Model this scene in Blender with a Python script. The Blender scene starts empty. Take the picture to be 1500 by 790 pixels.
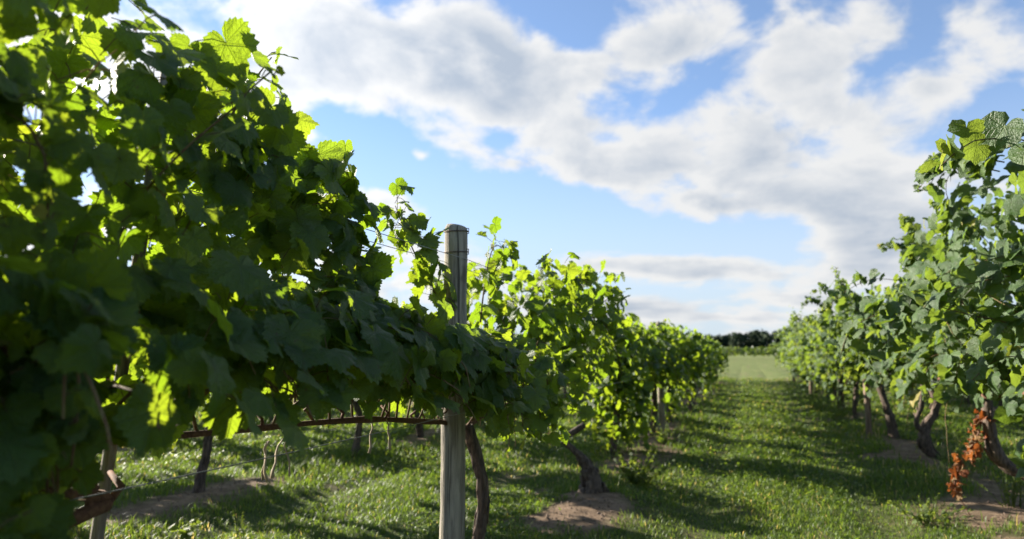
import bpy, math
import numpy as np
from mathutils import Vector

R = math.radians
scene = bpy.context.scene
col = scene.collection

# ------------------------------------------------------------------ camera, sky, sun, exposure
CAM_H = 1.3
YAW, PITCH = R(18.8), math.atan(.12)
cam_d = bpy.data.cameras.new('camera')
cam_d.lens, cam_d.sensor_width = 24.0, 36.0
cam_d.clip_start, cam_d.clip_end = .05, 3000
cam_d.dof.use_dof = True
cam_d.dof.focus_distance = 2.3
cam_d.dof.aperture_fstop = 2.5
cam = bpy.data.objects.new('camera', cam_d)
col.objects.link(cam)
cam.location = (0, 0, CAM_H)
cam.rotation_euler = (math.pi / 2 + PITCH, 0, YAW)
scene.camera = cam

SUN_AZ, SUN_EL = R(74), R(20)              # azimuth counted to the left of the row direction (+Y)
sun_dir = Vector((-math.sin(SUN_AZ) * math.cos(SUN_EL), math.cos(SUN_AZ) * math.cos(SUN_EL), math.sin(SUN_EL)))
sun_d = bpy.data.lights.new('sun', 'SUN')
sun_d.energy, sun_d.angle, sun_d.color = 5.0, R(.55), (1.0, .92, .79)
sun = bpy.data.objects.new('sun', sun_d)
col.objects.link(sun)
sun.rotation_euler = sun_dir.to_track_quat('Z', 'Y').to_euler()

vs = scene.view_settings
vs.view_transform, vs.look, vs.gamma, vs.use_curve_mapping = 'Standard', 'None', 1.0, False
vs.exposure = 1.8
scene.cycles.use_denoising = True
scene.cycles.max_bounces = 8
scene.cycles.diffuse_bounces = 4
scene.cycles.transmission_bounces = 6
scene.cycles.sample_clamp_indirect = 4.0

world = bpy.data.worlds.new('World')
scene.world = world
world.use_nodes = True
world.cycles.sampling_method = 'MANUAL'
world.cycles.sample_map_resolution = 512


class NT:
    """small helper to wire node trees"""
    def __init__(s, tree):
        s.t = tree
        tree.nodes.clear()

    def n(s, kind, props=None, **ins):
        nd = s.t.nodes.new(kind)
        for k, v in (props or {}).items():
            setattr(nd, k, v)
        for k, v in ins.items():
            key = int(k[1:]) if k[0] == '_' and k[1:].isdigit() else k.replace('_', ' ')
            s.put(nd.inputs[key], v)
        return nd

    def put(s, sock, v):
        if isinstance(v, bpy.types.NodeSocket):
            s.t.links.new(v, sock)
        elif isinstance(v, bpy.types.Node):
            s.t.links.new(v.outputs[0], sock)
        else:
            sock.default_value = v

    def m(s, op, a, b=None, c=None, clamp=False):
        nd = s.t.nodes.new('ShaderNodeMath')
        nd.operation, nd.use_clamp = op, clamp
        for i, v in enumerate((a, b, c)):
            if v is not None:
                s.put(nd.inputs[i], v)
        return nd.outputs[0]

    def v(s, op, a, b=None, scale=None, out=0):
        nd = s.t.nodes.new('ShaderNodeVectorMath')
        nd.operation = op
        s.put(nd.inputs[0], a)
        if b is not None:
            s.put(nd.inputs[1], b)
        if scale is not None:
            s.put(nd.inputs[3], scale)
        return nd.outputs[out]

    def mix(s, f, a, b):
        nd = s.t.nodes.new('ShaderNodeMix')
        nd.data_type = 'RGBA'
        s.put(nd.inputs[0], f)
        s.put(nd.inputs[6], a)
        s.put(nd.inputs[7], b)
        return nd.outputs[2]

    def step(s, x, lo, hi):
        nd = s.t.nodes.new('ShaderNodeMapRange')
        nd.interpolation_type = 'SMOOTHSTEP'
        s.put(nd.inputs[0], x)
        nd.inputs[1].default_value, nd.inputs[2].default_value = lo, hi
        return nd.outputs[0]

    def noise(s, vec, scale, detail=4, rough=.55, dist=0):
        nd = s.n('ShaderNodeTexNoise', None, Scale=scale, Detail=detail, Roughness=rough, Distortion=dist)
        if vec is not None:
            s.put(nd.inputs['Vector'], vec)
        return nd.outputs[0]


def rgb(*c):
    return (*c, 1.0)


def build_sky():
    w = NT(world.node_tree)
    sky = w.n('ShaderNodeTexSky', dict(sky_type='NISHITA', sun_disc=False, sun_elevation=SUN_EL, sun_rotation=-SUN_AZ,
                                       altitude=100, air_density=.75, dust_density=.15, ozone_density=1.6))
    d = w.n('ShaderNodeTexCoord').outputs['Generated']
    sep = w.n('ShaderNodeSeparateXYZ', None, _0=d)
    z = w.m('MAXIMUM', sep.outputs[2], 0.0)
    k = w.m('DIVIDE', 1.0, w.m('ADD', z, .12))
    p = w.v('SCALE', d, scale=k)
    p = w.v('MULTIPLY', p, (1, 1, 0))                 # the cloud deck: a plane far above the place
    warp = w.n('ShaderNodeTexNoise', None, Vector=p, Scale=1.7, Detail=3.0)
    pw = w.v('ADD', p, w.v('SCALE', w.v('SUBTRACT', warp.outputs['Color'], (.5, .5, .5)), scale=.22))
    # where the deck is thick (+) or open (-): centre u, v, half lengths a, b, turn in degrees, weight
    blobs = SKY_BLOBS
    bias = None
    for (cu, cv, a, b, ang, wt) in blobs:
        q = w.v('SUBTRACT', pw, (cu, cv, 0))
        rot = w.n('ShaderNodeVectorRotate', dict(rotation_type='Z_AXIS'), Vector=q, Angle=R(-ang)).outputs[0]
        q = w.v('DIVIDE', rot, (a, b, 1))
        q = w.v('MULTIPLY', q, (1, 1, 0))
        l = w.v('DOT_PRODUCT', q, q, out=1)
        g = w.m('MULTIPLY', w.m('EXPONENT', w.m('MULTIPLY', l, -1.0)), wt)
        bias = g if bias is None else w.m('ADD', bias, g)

    def field(vec, dd):
        a = w.noise(vec, 1.55, 5, .52)
        b = w.noise(dd, 7.5, 8, .56, .25)                 # billows: the clouds have height as well as spread
        return w.m('ADD', w.m('MULTIPLY', a, .42), w.m('MULTIPLY', b, .58))
    dn = w.v('MULTIPLY', w.v('NORMALIZE', d), (1.0, 1.0, 1.45))
    f1 = field(pw, dn)
    f2 = field(w.v('ADD', pw, (-.10, -.03, 0)), w.v('ADD', dn, (-.022, -.006, -.004)))
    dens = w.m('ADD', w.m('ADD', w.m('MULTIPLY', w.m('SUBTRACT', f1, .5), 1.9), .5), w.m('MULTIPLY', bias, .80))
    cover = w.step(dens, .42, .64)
    thick = w.step(dens, .56, .88)
    relief = w.m('MULTIPLY', w.m('SUBTRACT', f1, f2), 5.0)        # sides towards the sun are brighter
    lit = w.m('ADD', w.m('SUBTRACT', 1.0, w.m('MULTIPLY', thick, .80)), relief, clamp=True)
    # forward scattering: cloud near the sun glows
    sd = w.v('DOT_PRODUCT', w.v('NORMALIZE', d), tuple(sun_dir), out=1)
    near = w.m('POWER', w.m('MAXIMUM', sd, 0.0), 5.0)
    c = w.mix(lit, rgb(1.45, 1.66, 1.96), rgb(2.72, 2.72, 2.70))
    c = w.v('SCALE', c, scale=w.m('ADD', .93, w.m('MULTIPLY', near, .7)))
    skyc = w.v('MULTIPLY', sky.outputs[0], (.62, .69, .75))
    veil = w.m('SUBTRACT', 1.0, w.step(sep.outputs[2], .10, .36))       # thin high cloud, denser towards the horizon
    skyc = w.mix(w.m('ADD', .13, w.m('MULTIPLY', veil, .46)), skyc, rgb(1.95, 2.15, 2.4))
    haze = w.m('SUBTRACT', 1.0, w.step(sep.outputs[2], 0.0, .20))
    skyc = w.mix(w.m('MULTIPLY', haze, .88), skyc, rgb(1.85, 2.12, 2.4))
    allc = w.mix(w.m('MULTIPLY', cover, .96), skyc, c)
    bg = w.n('ShaderNodeBackground', None, Color=allc, Strength=.1)
    out = w.n('ShaderNodeOutputWorld')
    w.t.links.new(bg.outputs[0], out.inputs[0])


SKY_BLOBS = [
    (0.7, -1.3, 3.0, 1.75, 0, -0.36), (-1.229, 2.143, 0.343, 0.159, -85.4, -0.27), (-1.164, 2.609, 0.512, 0.28, -84.0, -0.28),  # first entry: unseen clear sky behind the camera, added to darken shaded leaves
    (-0.873, 3.067, 0.615, 0.338, -115.1, -0.28), (-0.45, 3.49, 0.581, 0.314, -138.1, -0.3), (0.012, 3.619, 0.488, 0.229, -129.2, -0.22),
    (0.283, 4.141, 0.346, 0.142, -123.0, -0.2), (-0.359, 1.617, 0.101, 0.043, -104.1, -0.3), (0.056, 1.623, 0.126, 0.043, 90.9, -0.24),
    (-0.059, 1.945, 0.123, 0.052, 147.9, -0.152), (-0.744, 2.113, 0.092, 0.042, -108.8, -0.16), (-0.407, 2.239, 0.145, 0.054, -149.1, -0.18),
    (0.366, 1.954, 0.115, 0.084, 107.7, -0.176), (0.404, 1.78, 0.089, 0.045, -126.5, -0.136), (0.69, 2.291, 0.178, 0.097, 76.3, -0.216),
    (0.621, 2.54, 0.114, 0.086, 82.0, -0.16), (0.718, 2.105, 0.176, 0.058, 69.1, -0.16), (-0.091, 2.916, 0.128, 0.104, 65.4, -0.18),
    (0.254, 1.698, 0.076, 0.029, 79.5, -0.096), (-1.462, 1.977, 0.283, 0.103, 127.6, -0.05), (-1.022, 1.484, 0.351, 0.284, -156.4, 0.22),
    (-1.428, 1.567, 0.42, 0.219, 138.1, 0.24), (-0.654, 1.74, 0.335, 0.19, -108.5, 0.2), (-0.488, 2.129, 0.564, 0.198, -118.1, 0.24),
    (-0.933, 1.977, 0.335, 0.092, -111.0, 0.2), (-0.481, 2.704, 0.471, 0.123, -113.3, 0.22), (-0.783, 2.378, 0.131, 0.064, -113.7, 0.12),
    (0.149, 2.357, 0.408, 0.345, 105.4, 0.26), (0.283, 3.013, 0.393, 0.277, -150.9, 0.372), (-0.17, 1.675, 0.177, 0.116, 88.8, 0.18),
    (0.194, 1.877, 0.27, 0.107, 88.7, 0.2), (0.544, 1.858, 0.168, 0.103, -136.4, 0.16), (0.491, 2.099, 0.089, 0.058, 51.5, 0.16),
    (-1.065, 2.173, 0.064, 0.044, 120.4, 0.34), (-0.174, 2.932, 0.1, 0.076, 78.9, 0.3), (-0.406, 2.946, 0.209, 0.083, -104.5, 0.2),
    (-1.476, 2.582, 0.248, 0.142, 111.0, 0.22), (-1.396, 1.848, 0.281, 0.108, 128.5, 0.18), (-1.885, 3.821, 0.924, 0.379, 116.8, 0.248),
    (-0.842, 3.992, 0.248, 0.233, -131.3, 0.279), (-0.147, 4.241, 0.728, 0.357, -149.9, 0.403), (0.685, 3.963, 0.606, 0.274, 86.9, 0.403),
    (-0.677, 5.561, 1.118, 0.475, -154.6, 0.279), (0.187, 5.26, 0.747, 0.413, -170.6, 0.186), (0.477, 3.136, 0.384, 0.201, 75.4, 0.31),
]
build_sky()

# ------------------------------------------------------------------ helpers
f_v = np.array([-math.sin(YAW) * math.cos(PITCH), math.cos(YAW) * math.cos(PITCH), math.sin(PITCH)])
r_v = np.array([math.cos(YAW), math.sin(YAW), 0.0])


def hash2(ix, iy, seed):
    h = (ix.astype(np.int64) * 374761393 + iy.astype(np.int64) * 668265263 + seed * 1274126177) & 0xFFFFFFFF
    h = ((h ^ (h >> 13)) * 1274126177) & 0xFFFFFFFF
    return ((h ^ (h >> 16)) & 0xFFFF) / 65535.0


def vnoise(x, y, seed=0):
    ix, iy = np.floor(x), np.floor(y)
    fx, fy = x - ix, y - iy
    fx, fy = fx * fx * (3 - 2 * fx), fy * fy * (3 - 2 * fy)
    a, b = hash2(ix, iy, seed), hash2(ix + 1, iy, seed)
    c, d = hash2(ix, iy + 1, seed), hash2(ix + 1, iy + 1, seed)
    return (a * (1 - fx) + b * fx) * (1 - fy) + (c * (1 - fx) + d * fx) * fy


def fbm(x, y, seed=0, o=4):
    s, a, t = 0, 1, 0
    for k in range(o):
        s = s + a * vnoise(x * 2 ** k, y * 2 ** k, seed + k)
        t += a
        a *= .5
    return s / t


ROWS_X = (-11.2, -7.9, -4.65, -1.3, 1.9, 5.15, 8.4, 11.6)
ROW_END = 34.5


def soil_mask(x, y):
    x, y = np.asarray(x, float), np.asarray(y, float)
    n = fbm(x * 1.3, y * .9, 5)
    s = np.zeros_like(x)
    n3 = .55 * fbm(x * 2.6, y * 2.2, 15) + .45 * fbm(x * 9, y * 8, 16, 2)
    for X in ROWS_X:
        w = .42 if X != 1.9 else .62
        s = np.maximum(s, np.exp(-((x - X) / w) ** 2) * np.clip((n - .43) * 5, 0, 1) * (y < ROW_END + .5))
    for (cx, cy, a, b, wt) in ((-1.28, 5.45, .40, .62, 1.25), (-1.40, 6.0, .26, .22, 1.2), (-.98, 8.9, .22, .55, .9),
                               (1.75, 9.7, .6, .7, 1.0), (2.1, 6.6, .5, .55, 1.0), (-4.7, 5.5, .4, .8, .5), (1.95, 5.6, .4, .4, 1.1)):
        s = np.maximum(s, np.clip((wt * 1.15 * np.exp(-(((x - cx) / a) ** 2 + ((y - cy) / b) ** 2)) + (n3 - .5) * 2.6 - .40) * 2.4, 0, 1))
    return np.clip(s, 0, 1)


def gz(x, y):
    x, y = np.asarray(x, float), np.asarray(y, float)
    near = np.exp(-(np.hypot(x, y) / 60) ** 4)
    z = (.05 * (fbm(x * .6, y * .45, 11) - .5) + .02 * (fbm(x * 3, y * 3, 21, 3) - .5)) * near
    for X in ROWS_X:
        z = z + .035 * np.exp(-((x - X) / .5) ** 2) * near
    z = z + .07 * np.exp(-(((x + 1.25) / .5) ** 2 + ((y - 5.9) / .5) ** 2))
    for X in ROWS_X[:-1]:                                              # wheel ruts along the mown lanes
        for o in (.95, 2.25):
            z = z - .03 * np.exp(-((x - X - o) / .16) ** 2) * near
    return z


def G(x, y):
    return float(gz(x, y))


class MB:
    """collects tubes, leaves and faces; build() links them as ONE mesh object"""
    def __init__(s):
        s.v, s.li, s.lt, s.uv, s.rnd, s.n = [], [], [], [], [], 0

    def add(s, v, loops, totals, uv=None, rnd=0.0):
        v = np.asarray(v, np.float32)
        k = len(v)
        s.v.append(v)
        s.li.append(np.asarray(loops, np.int32).ravel() + s.n)
        s.lt.append(np.asarray(totals, np.int32).ravel())
        s.uv.append(np.zeros((k, 2), np.float32) if uv is None else np.asarray(uv, np.float32))
        s.rnd.append(np.full(k, rnd, np.float32) if np.isscalar(rnd) else np.asarray(rnd, np.float32))
        s.n += k

    def tube(s, pts, rad, sides=8, rough=0.0, rng=None, rnd=0.5, cap=True):
        pts = np.asarray(pts, float)
        n = len(pts)
        rad = np.broadcast_to(np.asarray(rad, float), (n,))
        tan = np.gradient(pts, axis=0)
        tan /= np.linalg.norm(tan, axis=1)[:, None] + 1e-9
        a = np.array([1, 0, 0.0]) if abs(tan[0][0]) < .8 else np.array([0, 1.0, 0])
        rings = []
        ph = np.arange(sides) / sides * 2 * np.pi
        ridge = 1 + (rng.normal(0, rough, sides) if rng is not None and rough else 0)
        for i in range(n):
            a = a - tan[i] * (a @ tan[i])
            a /= np.linalg.norm(a) + 1e-9
            b = np.cross(tan[i], a)
            rr = rad[i] * ridge
            if rng is not None and rough:
                rr = rr * (1 + rng.normal(0, rough * .6, sides))
            rings.append(pts[i] + np.outer(np.cos(ph) * rr, a) + np.outer(np.sin(ph) * rr, b))
        v = np.concatenate(rings)
        i, j = np.meshgrid(np.arange(n - 1), np.arange(sides), indexing='ij')
        j2 = (j + 1) % sides
        q = np.stack([i * sides + j, i * sides + j2, (i + 1) * sides + j2, (i + 1) * sides + j], -1).reshape(-1, 4)
        loops, tot = [q.ravel()], [np.full(len(q), 4)]
        if cap:
            loops += [np.arange(sides)[::-1], (n - 1) * sides + np.arange(sides)]
            tot += [np.array([sides, sides])]
        uv = np.stack([np.tile(ph / 6.2832, n), np.repeat(np.arange(n) / max(n - 1, 1), sides)], -1)
        s.add(v, np.concatenate(loops), np.concatenate(tot), uv, rnd)

    def mesh(s, name, smooth=True):
        v = np.concatenate(s.v)
        li, lt = np.concatenate(s.li), np.concatenate(s.lt)
        me = bpy.data.meshes.new(name)
        me.vertices.add(len(v))
        me.vertices.foreach_set('co', v.ravel())
        me.loops.add(len(li))
        me.loops.foreach_set('vertex_index', li)
        me.polygons.add(len(lt))
        st = np.concatenate([[0], np.cumsum(lt)[:-1]]).astype(np.int32)
        me.polygons.foreach_set('loop_start', st)
        me.polygons.foreach_set('loop_total', lt)
        me.polygons.foreach_set('use_smooth', np.full(len(lt), smooth))
        uvl = me.uv_layers.new(name='UVMap')
        uvl.data.foreach_set('uv', np.concatenate(s.uv)[li].ravel())
        at = me.attributes.new('variation', 'FLOAT', 'POINT')
        at.data.foreach_set('value', np.concatenate(s.rnd))
        me.update(calc_edges=True)
        return me

    def build(s, name, mat, parent=None, loc=None, smooth=True):
        me = s.mesh(name, smooth)
        me.materials.append(mat)
        o = bpy.data.objects.new(name, me)
        col.objects.link(o)
        if parent is not None:
            o.parent = parent
        if loc is not None:
            o.location = loc
        return o


def tag(o, label, cat, group=None):
    o['label'], o['category'] = label, cat
    if group:
        o['group'] = group
    return o


def empty(name, loc, rz=0):
    o = bpy.data.objects.new(name, None)
    o.empty_display_size = .1
    o.location = loc
    o.rotation_euler = (0, 0, rz)
    col.objects.link(o)
    return o


def unit(a):
    return a / (np.linalg.norm(a, axis=-1, keepdims=True) + 1e-9)


# ------------------------------------------------------------------ leaves
def leaf_template(nphi, rings, teeth):
    key = np.radians([0, 14, 28, 40, 54, 70, 84, 100, 118, 140, 160, 172, 180])
    rad = np.array([1.0, .86, .74, .78, .89, .78, .68, .74, .69, .60, .50, .36, .10])
    ph = (np.arange(nphi) + .5) / nphi * 2 * np.pi - np.pi
    r = np.interp(np.abs(ph), key, rad)
    if teeth:
        r = r * (1 + teeth * np.where(np.arange(nphi) % 2 == 0, 1, -1) * np.where(np.abs(ph) > 2.9, 0, 1))
    x, y = [np.zeros(1)], [np.zeros(1)]
    for q in rings:
        x.append(r * q * np.sin(ph))
        y.append(r * q * np.cos(ph))
    x, y = np.concatenate(x), np.concatenate(y)
    loops, tot = [], []
    j = np.arange(nphi - 1)                                # open at the sinus where the stalk meets the blade
    tri = np.stack([np.zeros_like(j), 1 + j + 1, 1 + j], -1)
    loops.append(tri.ravel()); tot.append(np.full(len(j), 3))
    for k in range(len(rings) - 1):
        a, b = 1 + k * nphi, 1 + (k + 1) * nphi
        q = np.stack([a + j, a + j + 1, b + j + 1, b + j], -1)
        loops.append(q.ravel()); tot.append(np.full(len(j), 4))
    return dict(x=x, y=y, loops=np.concatenate(loops), tot=np.concatenate(tot), n=len(x))


LEAF_FINE = leaf_template(52, (.36, .72, 1.0), .06)
LEAF_MID = leaf_template(22, (.55, 1.0), .05)
LEAF_FAR = leaf_template(11, (1.0,), .0)


def add_leaves(mb, T, pos, nrm, tip, size, rng, rnd, curl=1.0):
    L = len(pos)
    if L == 0:
        return
    nrm = unit(nrm)
    tip = unit(tip - nrm * np.sum(tip * nrm, 1, keepdims=True))
    side = np.cross(tip, nrm)
    x, y = T['x'][None, :], T['y'][None, :]
    r2 = x * x + y * y
    phi = np.arctan2(x, y)
    fold = rng.normal(.10, .16, (L, 1)) * curl
    cup = rng.normal(.16, .20, (L, 1)) * curl
    droop = rng.uniform(-.05, .40, (L, 1)) * curl
    wa = rng.uniform(.03, .13, (L, 1)) * curl
    wp = rng.uniform(0, 6.28, (L, 1))
    asym = rng.normal(0, .16, (L, 1)) * curl
    z = fold * np.abs(x) - cup * r2 - droop * np.maximum(y, 0) ** 2 + wa * r2 * np.sin(4 * phi + wp) + asym * x * y \
        + .05 * curl * np.sqrt(r2) * np.cos(phi * 7.2)
    sx = rng.uniform(.86, 1.12, (L, 1))
    skew = rng.normal(0, .08, (L, 1))
    xx, yy = x * sx + skew * y, y * (1 - .3 * np.clip(cup + droop, -.2, .8))
    sz = np.asarray(size)[:, None]
    v = pos[:, None, :] + (sz * xx)[..., None] * side[:, None, :] + (sz * yy)[..., None] * tip[:, None, :] + (sz * z)[..., None] * nrm[:, None, :]
    n = T['n']
    loops = (T['loops'][None, :] + (np.arange(L) * n)[:, None]).ravel()
    tot = np.tile(T['tot'], L)
    uv = np.stack([np.broadcast_to(x, (L, n)), np.broadcast_to(y, (L, n))], -1).reshape(-1, 2)
    mb.add(v.reshape(-1, 3), loops, tot, uv, np.repeat(rnd, n))


# ------------------------------------------------------------------ materials
def mat(name):
    m = bpy.data.materials.new(name)
    m.use_nodes = True
    t = NT(m.node_tree)
    out = t.n('ShaderNodeOutputMaterial')
    return m, t, out


def leaf_material(name, cols, trans, dust=0.0, rough=.42, tw=.42):
    m, t, out = mat(name)
    var = t.n('ShaderNodeAttribute', dict(attribute_name='variation')).outputs['Fac']
    uv = t.n('ShaderNodeUVMap', dict(uv_map='UVMap')).outputs[0]
    ramp = t.n('ShaderNodeValToRGB', None, Fac=var)
    cr = ramp.color_ramp
    for i, (p, c) in enumerate(cols):
        e = cr.elements[i] if i < 2 else cr.elements.new(p)
        e.position, e.color = p, rgb(*c)
    geo = t.n('ShaderNodeNewGeometry')
    blotch = t.noise(uv, 3.0, 4, .6)
    c = t.mix(t.step(blotch, .3, .75), ramp.outputs[0], t.v('SCALE', ramp.outputs[0], scale=.66))
    # veins: five main ones from the stalk, side veins between them
    s = t.n('ShaderNodeSeparateXYZ', None, _0=uv)
    phi = t.m('ARCTAN2', s.outputs[0], s.outputs[1])
    rr = t.v('LENGTH', uv, out=1)
    ph = t.m('SUBTRACT', t.m('FLOORED_MODULO', t.m('ADD', phi, R(26)), R(52)), R(26))
    dist = t.m('MULTIPLY', rr, t.m('ABSOLUTE', t.m('SINE', ph)))
    along = t.m('MULTIPLY', rr, t.m('COSINE', ph))
    main = t.m('SUBTRACT', 1.0, t.step(dist, .006, .026))
    chev = t.m('ABSOLUTE', t.m('SUBTRACT', t.m('FRACT', t.m('MULTIPLY', t.m('SUBTRACT', along, t.m('MULTIPLY', dist, 1.0)), 6.5)), .5))
    side = t.m('MULTIPLY', t.m('SUBTRACT', 1.0, t.step(chev, .02, .11)), .55)
    vein = t.m('MAXIMUM', main, side)
    c = t.mix(t.m('MULTIPLY', vein, .32), c, rgb(.13, .19, .06))
    if dust:
        dn = t.step(t.noise(uv, 1.6, 5, .65), .35, .75)
        c = t.mix(t.m('MULTIPLY', dn, dust), c, rgb(.17, .22, .17))
    spot = t.m('MULTIPLY', t.step(t.noise(t.v('ADD', uv, t.v('SCALE', (3.7, 9.1, 5.3), scale=t.m('MULTIPLY', var, 40.0))), 4.5, 4, .7), .64, .70),
               t.step(t.m('FRACT', t.m('MULTIPLY', var, 91.7)), .35, .6))
    c = t.mix(t.m('MULTIPLY', spot, .75), c, rgb(.15, .095, .035))       # blemishes
    hue = t.m('FRACT', t.m('MULTIPLY', var, 57.3))
    c = t.mix(t.m('MULTIPLY', hue, .30), c, t.v('MULTIPLY', c, (1.5, 1.12, .8)))
    c = t.mix(t.m('MULTIPLY', geo.outputs['Backfacing'], .45), c, rgb(.11, .15, .075))   # paler felted underside
    h = t.m('ADD', t.m('MULTIPLY', vein, -.5), t.m('MULTIPLY', t.noise(uv, 9.0, 3, .6), .8))
    bump = t.n('ShaderNodeBump', None, Strength=.6, Distance=.014, Height=h)
    pr = t.n('ShaderNodeBsdfPrincipled', None, Base_Color=c, Roughness=rough, Normal=bump)
    pr.inputs['Specular IOR Level'].default_value = .42
    tc = t.mix(var, rgb(*trans[0]), rgb(*trans[1]))
    tc = t.mix(t.m('MULTIPLY', spot, .8), tc, rgb(.10, .05, .01))
    tc = t.mix(t.m('MULTIPLY', vein, .45), tc, t.v('SCALE', tc, scale=.35))
    tr = t.n('ShaderNodeBsdfTranslucent', None, Color=tc, Normal=bump)
    mx = t.n('ShaderNodeMixShader', None, Fac=tw, _1=pr, _2=tr)
    t.t.links.new(mx.outputs[0], out.inputs[0])
    return m


M = {}
M['vine_leaf'] = leaf_material('vine_leaf', [(0, (.017, .055, .011)), (.75, (.044, .102, .017)), (.93, (.12, .17, .03)), (1, (.26, .22, .04))],
                               ((.25, .42, .015), (.52, .60, .03)))
M['vine_leaf_pale'] = leaf_material('vine_leaf_pale', [(0, (.026, .070, .018)), (.75, (.070, .135, .030)), (.93, (.16, .20, .05)), (1, (.30, .24, .06))],
                                    ((.20, .33, .03), (.40, .47, .05)), dust=.16, rough=.45, tw=.36)
M['dry_leaf'] = leaf_material('dry_leaf', [(0, (.12, .035, .014)), (.4, (.24, .070, .02)), (.75, (.30, .12, .04)), (1, (.26, .17, .07))],
                              ((.40, .10, .02), (.5, .16, .03)), rough=.7, tw=.3)
M['weed_leaf'] = leaf_material('weed_leaf', [(0, (.05, .10, .02)), (.6, (.085, .14, .03)), (.9, (.14, .17, .05)), (1, (.2, .19, .08))],
                               ((.28, .42, .03), (.45, .5, .05)), rough=.5, tw=.4)


def bark_material(name, dark, light, scale=(30, 30, 5), strength=.9):
    m, t, out = mat(name)
    tc = t.n('ShaderNodeTexCoord').outputs['Object']
    p = t.v('MULTIPLY', tc, scale)
    a = t.noise(p, 1.6, 6, .65, .6)
    b = t.noise(tc, 14, 4, .6)
    c = t.mix(t.step(a, .32, .7), rgb(*dark), rgb(*light))
    c = t.mix(t.m('MULTIPLY', t.step(b, .55, .8), .4), c, rgb(light[0] * .8, light[1] * .95, light[2] * .8))
    bump = t.n('ShaderNodeBump', None, Strength=strength, Distance=.012, Height=a)
    pr = t.n('ShaderNodeBsdfPrincipled', None, Base_Color=c, Roughness=.88, Normal=bump)
    t.t.links.new(pr.outputs[0], out.inputs[0])
    return m


M['bark'] = bark_material('vine_bark', (.035, .024, .018), (.15, .105, .075))
M['bark_grey'] = bark_material('dead_bark', (.035, .024, .018), (.13, .095, .07))
M['cane'] = bark_material('cane_bark', (.075, .032, .018), (.17, .085, .045), (60, 60, 60), .3)
M['shoot'] = bark_material('green_shoot', (.10, .045, .02), (.15, .12, .045), (40, 40, 40), .2)
def post_material(name, dark, light):
    m = bark_material(name, dark, light, (26, 26, 2.2), .7)
    t = NT.__new__(NT)
    t.t = m.node_tree
    pr = [n for n in t.t.nodes if n.type == 'BSDF_PRINCIPLED'][0]
    src = pr.inputs['Base Color'].links[0].from_socket
    tc = t.n('ShaderNodeTexCoord').outputs['Object']
    crack = t.step(t.noise(t.v('MULTIPLY', tc, (42, 42, 1.3)), 1.0, 3, .55), .60, .66)
    knot = t.step(t.noise(t.v('MULTIPLY', tc, (1, 1, .6)), 9.0, 2, .5), .66, .74)
    sep = t.n('ShaderNodeSeparateXYZ', None, _0=tc)
    splash = t.m('MULTIPLY', t.m('SUBTRACT', 1.0, t.step(sep.outputs[2], .05, .5)), t.step(t.noise(tc, 12, 5, .7), .3, .65))
    c = t.mix(t.m('MULTIPLY', crack, .8), src, rgb(.035, .028, .02))
    c = t.mix(t.m('MULTIPLY', knot, .6), c, rgb(.08, .055, .035))
    c = t.mix(t.m('MULTIPLY', splash, .55), c, rgb(.12, .085, .055))
    t.t.links.new(c, pr.inputs['Base Color'])
    return m


M['post'] = post_material('weathered_wood', (.16, .135, .098), (.36, .315, .24))
M['stake'] = bark_material('stake_wood', (.11, .088, .065), (.25, .22, .18), (60, 60, 4), .4)
M['post_brown'] = post_material('brown_post_wood', (.10, .065, .04), (.26, .19, .13))
M['far_bark'] = bark_material('far_bark', (.05, .04, .03), (.1, .08, .06))


def simple(name, c, rough=.6, metal=0.0):
    m, t, out = mat(name)
    tc = t.n('ShaderNodeTexCoord').outputs['Object']
    n = t.noise(tc, 40, 3)
    cc = t.mix(n, rgb(*[k * .7 for k in c]), rgb(*[min(1, k * 1.25) for k in c]))
    pr = t.n('ShaderNodeBsdfPrincipled', None, Base_Color=cc, Roughness=rough, Metallic=metal)
    t.t.links.new(pr.outputs[0], out.inputs[0])
    return m


M['wire'] = simple('galvanised_wire', (.22, .23, .24), .45, .8)
M['rust'] = simple('rusty_steel', (.10, .07, .05), .6, .6)
M['tendril'] = simple('dry_tendril', (.34, .27, .18), .8)


def ground_material():
    m, t, out = mat('vineyard_ground')
    pos = t.n('ShaderNodeNewGeometry').outputs['Position']
    soil = t.n('ShaderNodeAttribute', dict(attribute_name='variation')).outputs['Fac']
    n1, n2, n3 = t.noise(pos, .9, 5, .6), t.noise(pos, 7, 5, .65), t.noise(pos, 60, 4, .7)
    g = t.mix(t.step(n2, .3, .7), rgb(.036, .060, .012), rgb(.082, .102, .026))
    g = t.mix(t.m('MULTIPLY', t.step(n1, .5, .75), .55), g, rgb(.125, .118, .048))
    g = t.mix(t.m('MULTIPLY', t.step(n3, .52, .72), .45), g, rgb(.12, .115, .05))
    s = t.mix(t.step(n2, .3, .7), rgb(.115, .078, .05), rgb(.25, .175, .118))
    s = t.mix(t.m('MULTIPLY', t.step(n3, .5, .7), .5), s, rgb(.075, .05, .034))
    sep = t.n('ShaderNodeSeparateXYZ', None, _0=pos)
    far = t.step(sep.outputs[1], 33.5, 36.5)
    dry = t.mix(t.step(n1, .35, .7), rgb(.105, .145, .038), rgb(.20, .21, .075))
    g = t.mix(t.m('MULTIPLY', far, .85), g, dry)
    c = t.mix(soil, g, s)
    bump = t.n('ShaderNodeBump', None, Strength=.8, Distance=.03, Height=t.m('ADD', n3, n2))
    pr = t.n('ShaderNodeBsdfPrincipled', None, Base_Color=c, Roughness=.95, Normal=bump)
    pr.inputs['Specular IOR Level'].default_value = .15
    t.t.links.new(pr.outputs[0], out.inputs[0])
    return m


M['ground'] = ground_material()


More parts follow.
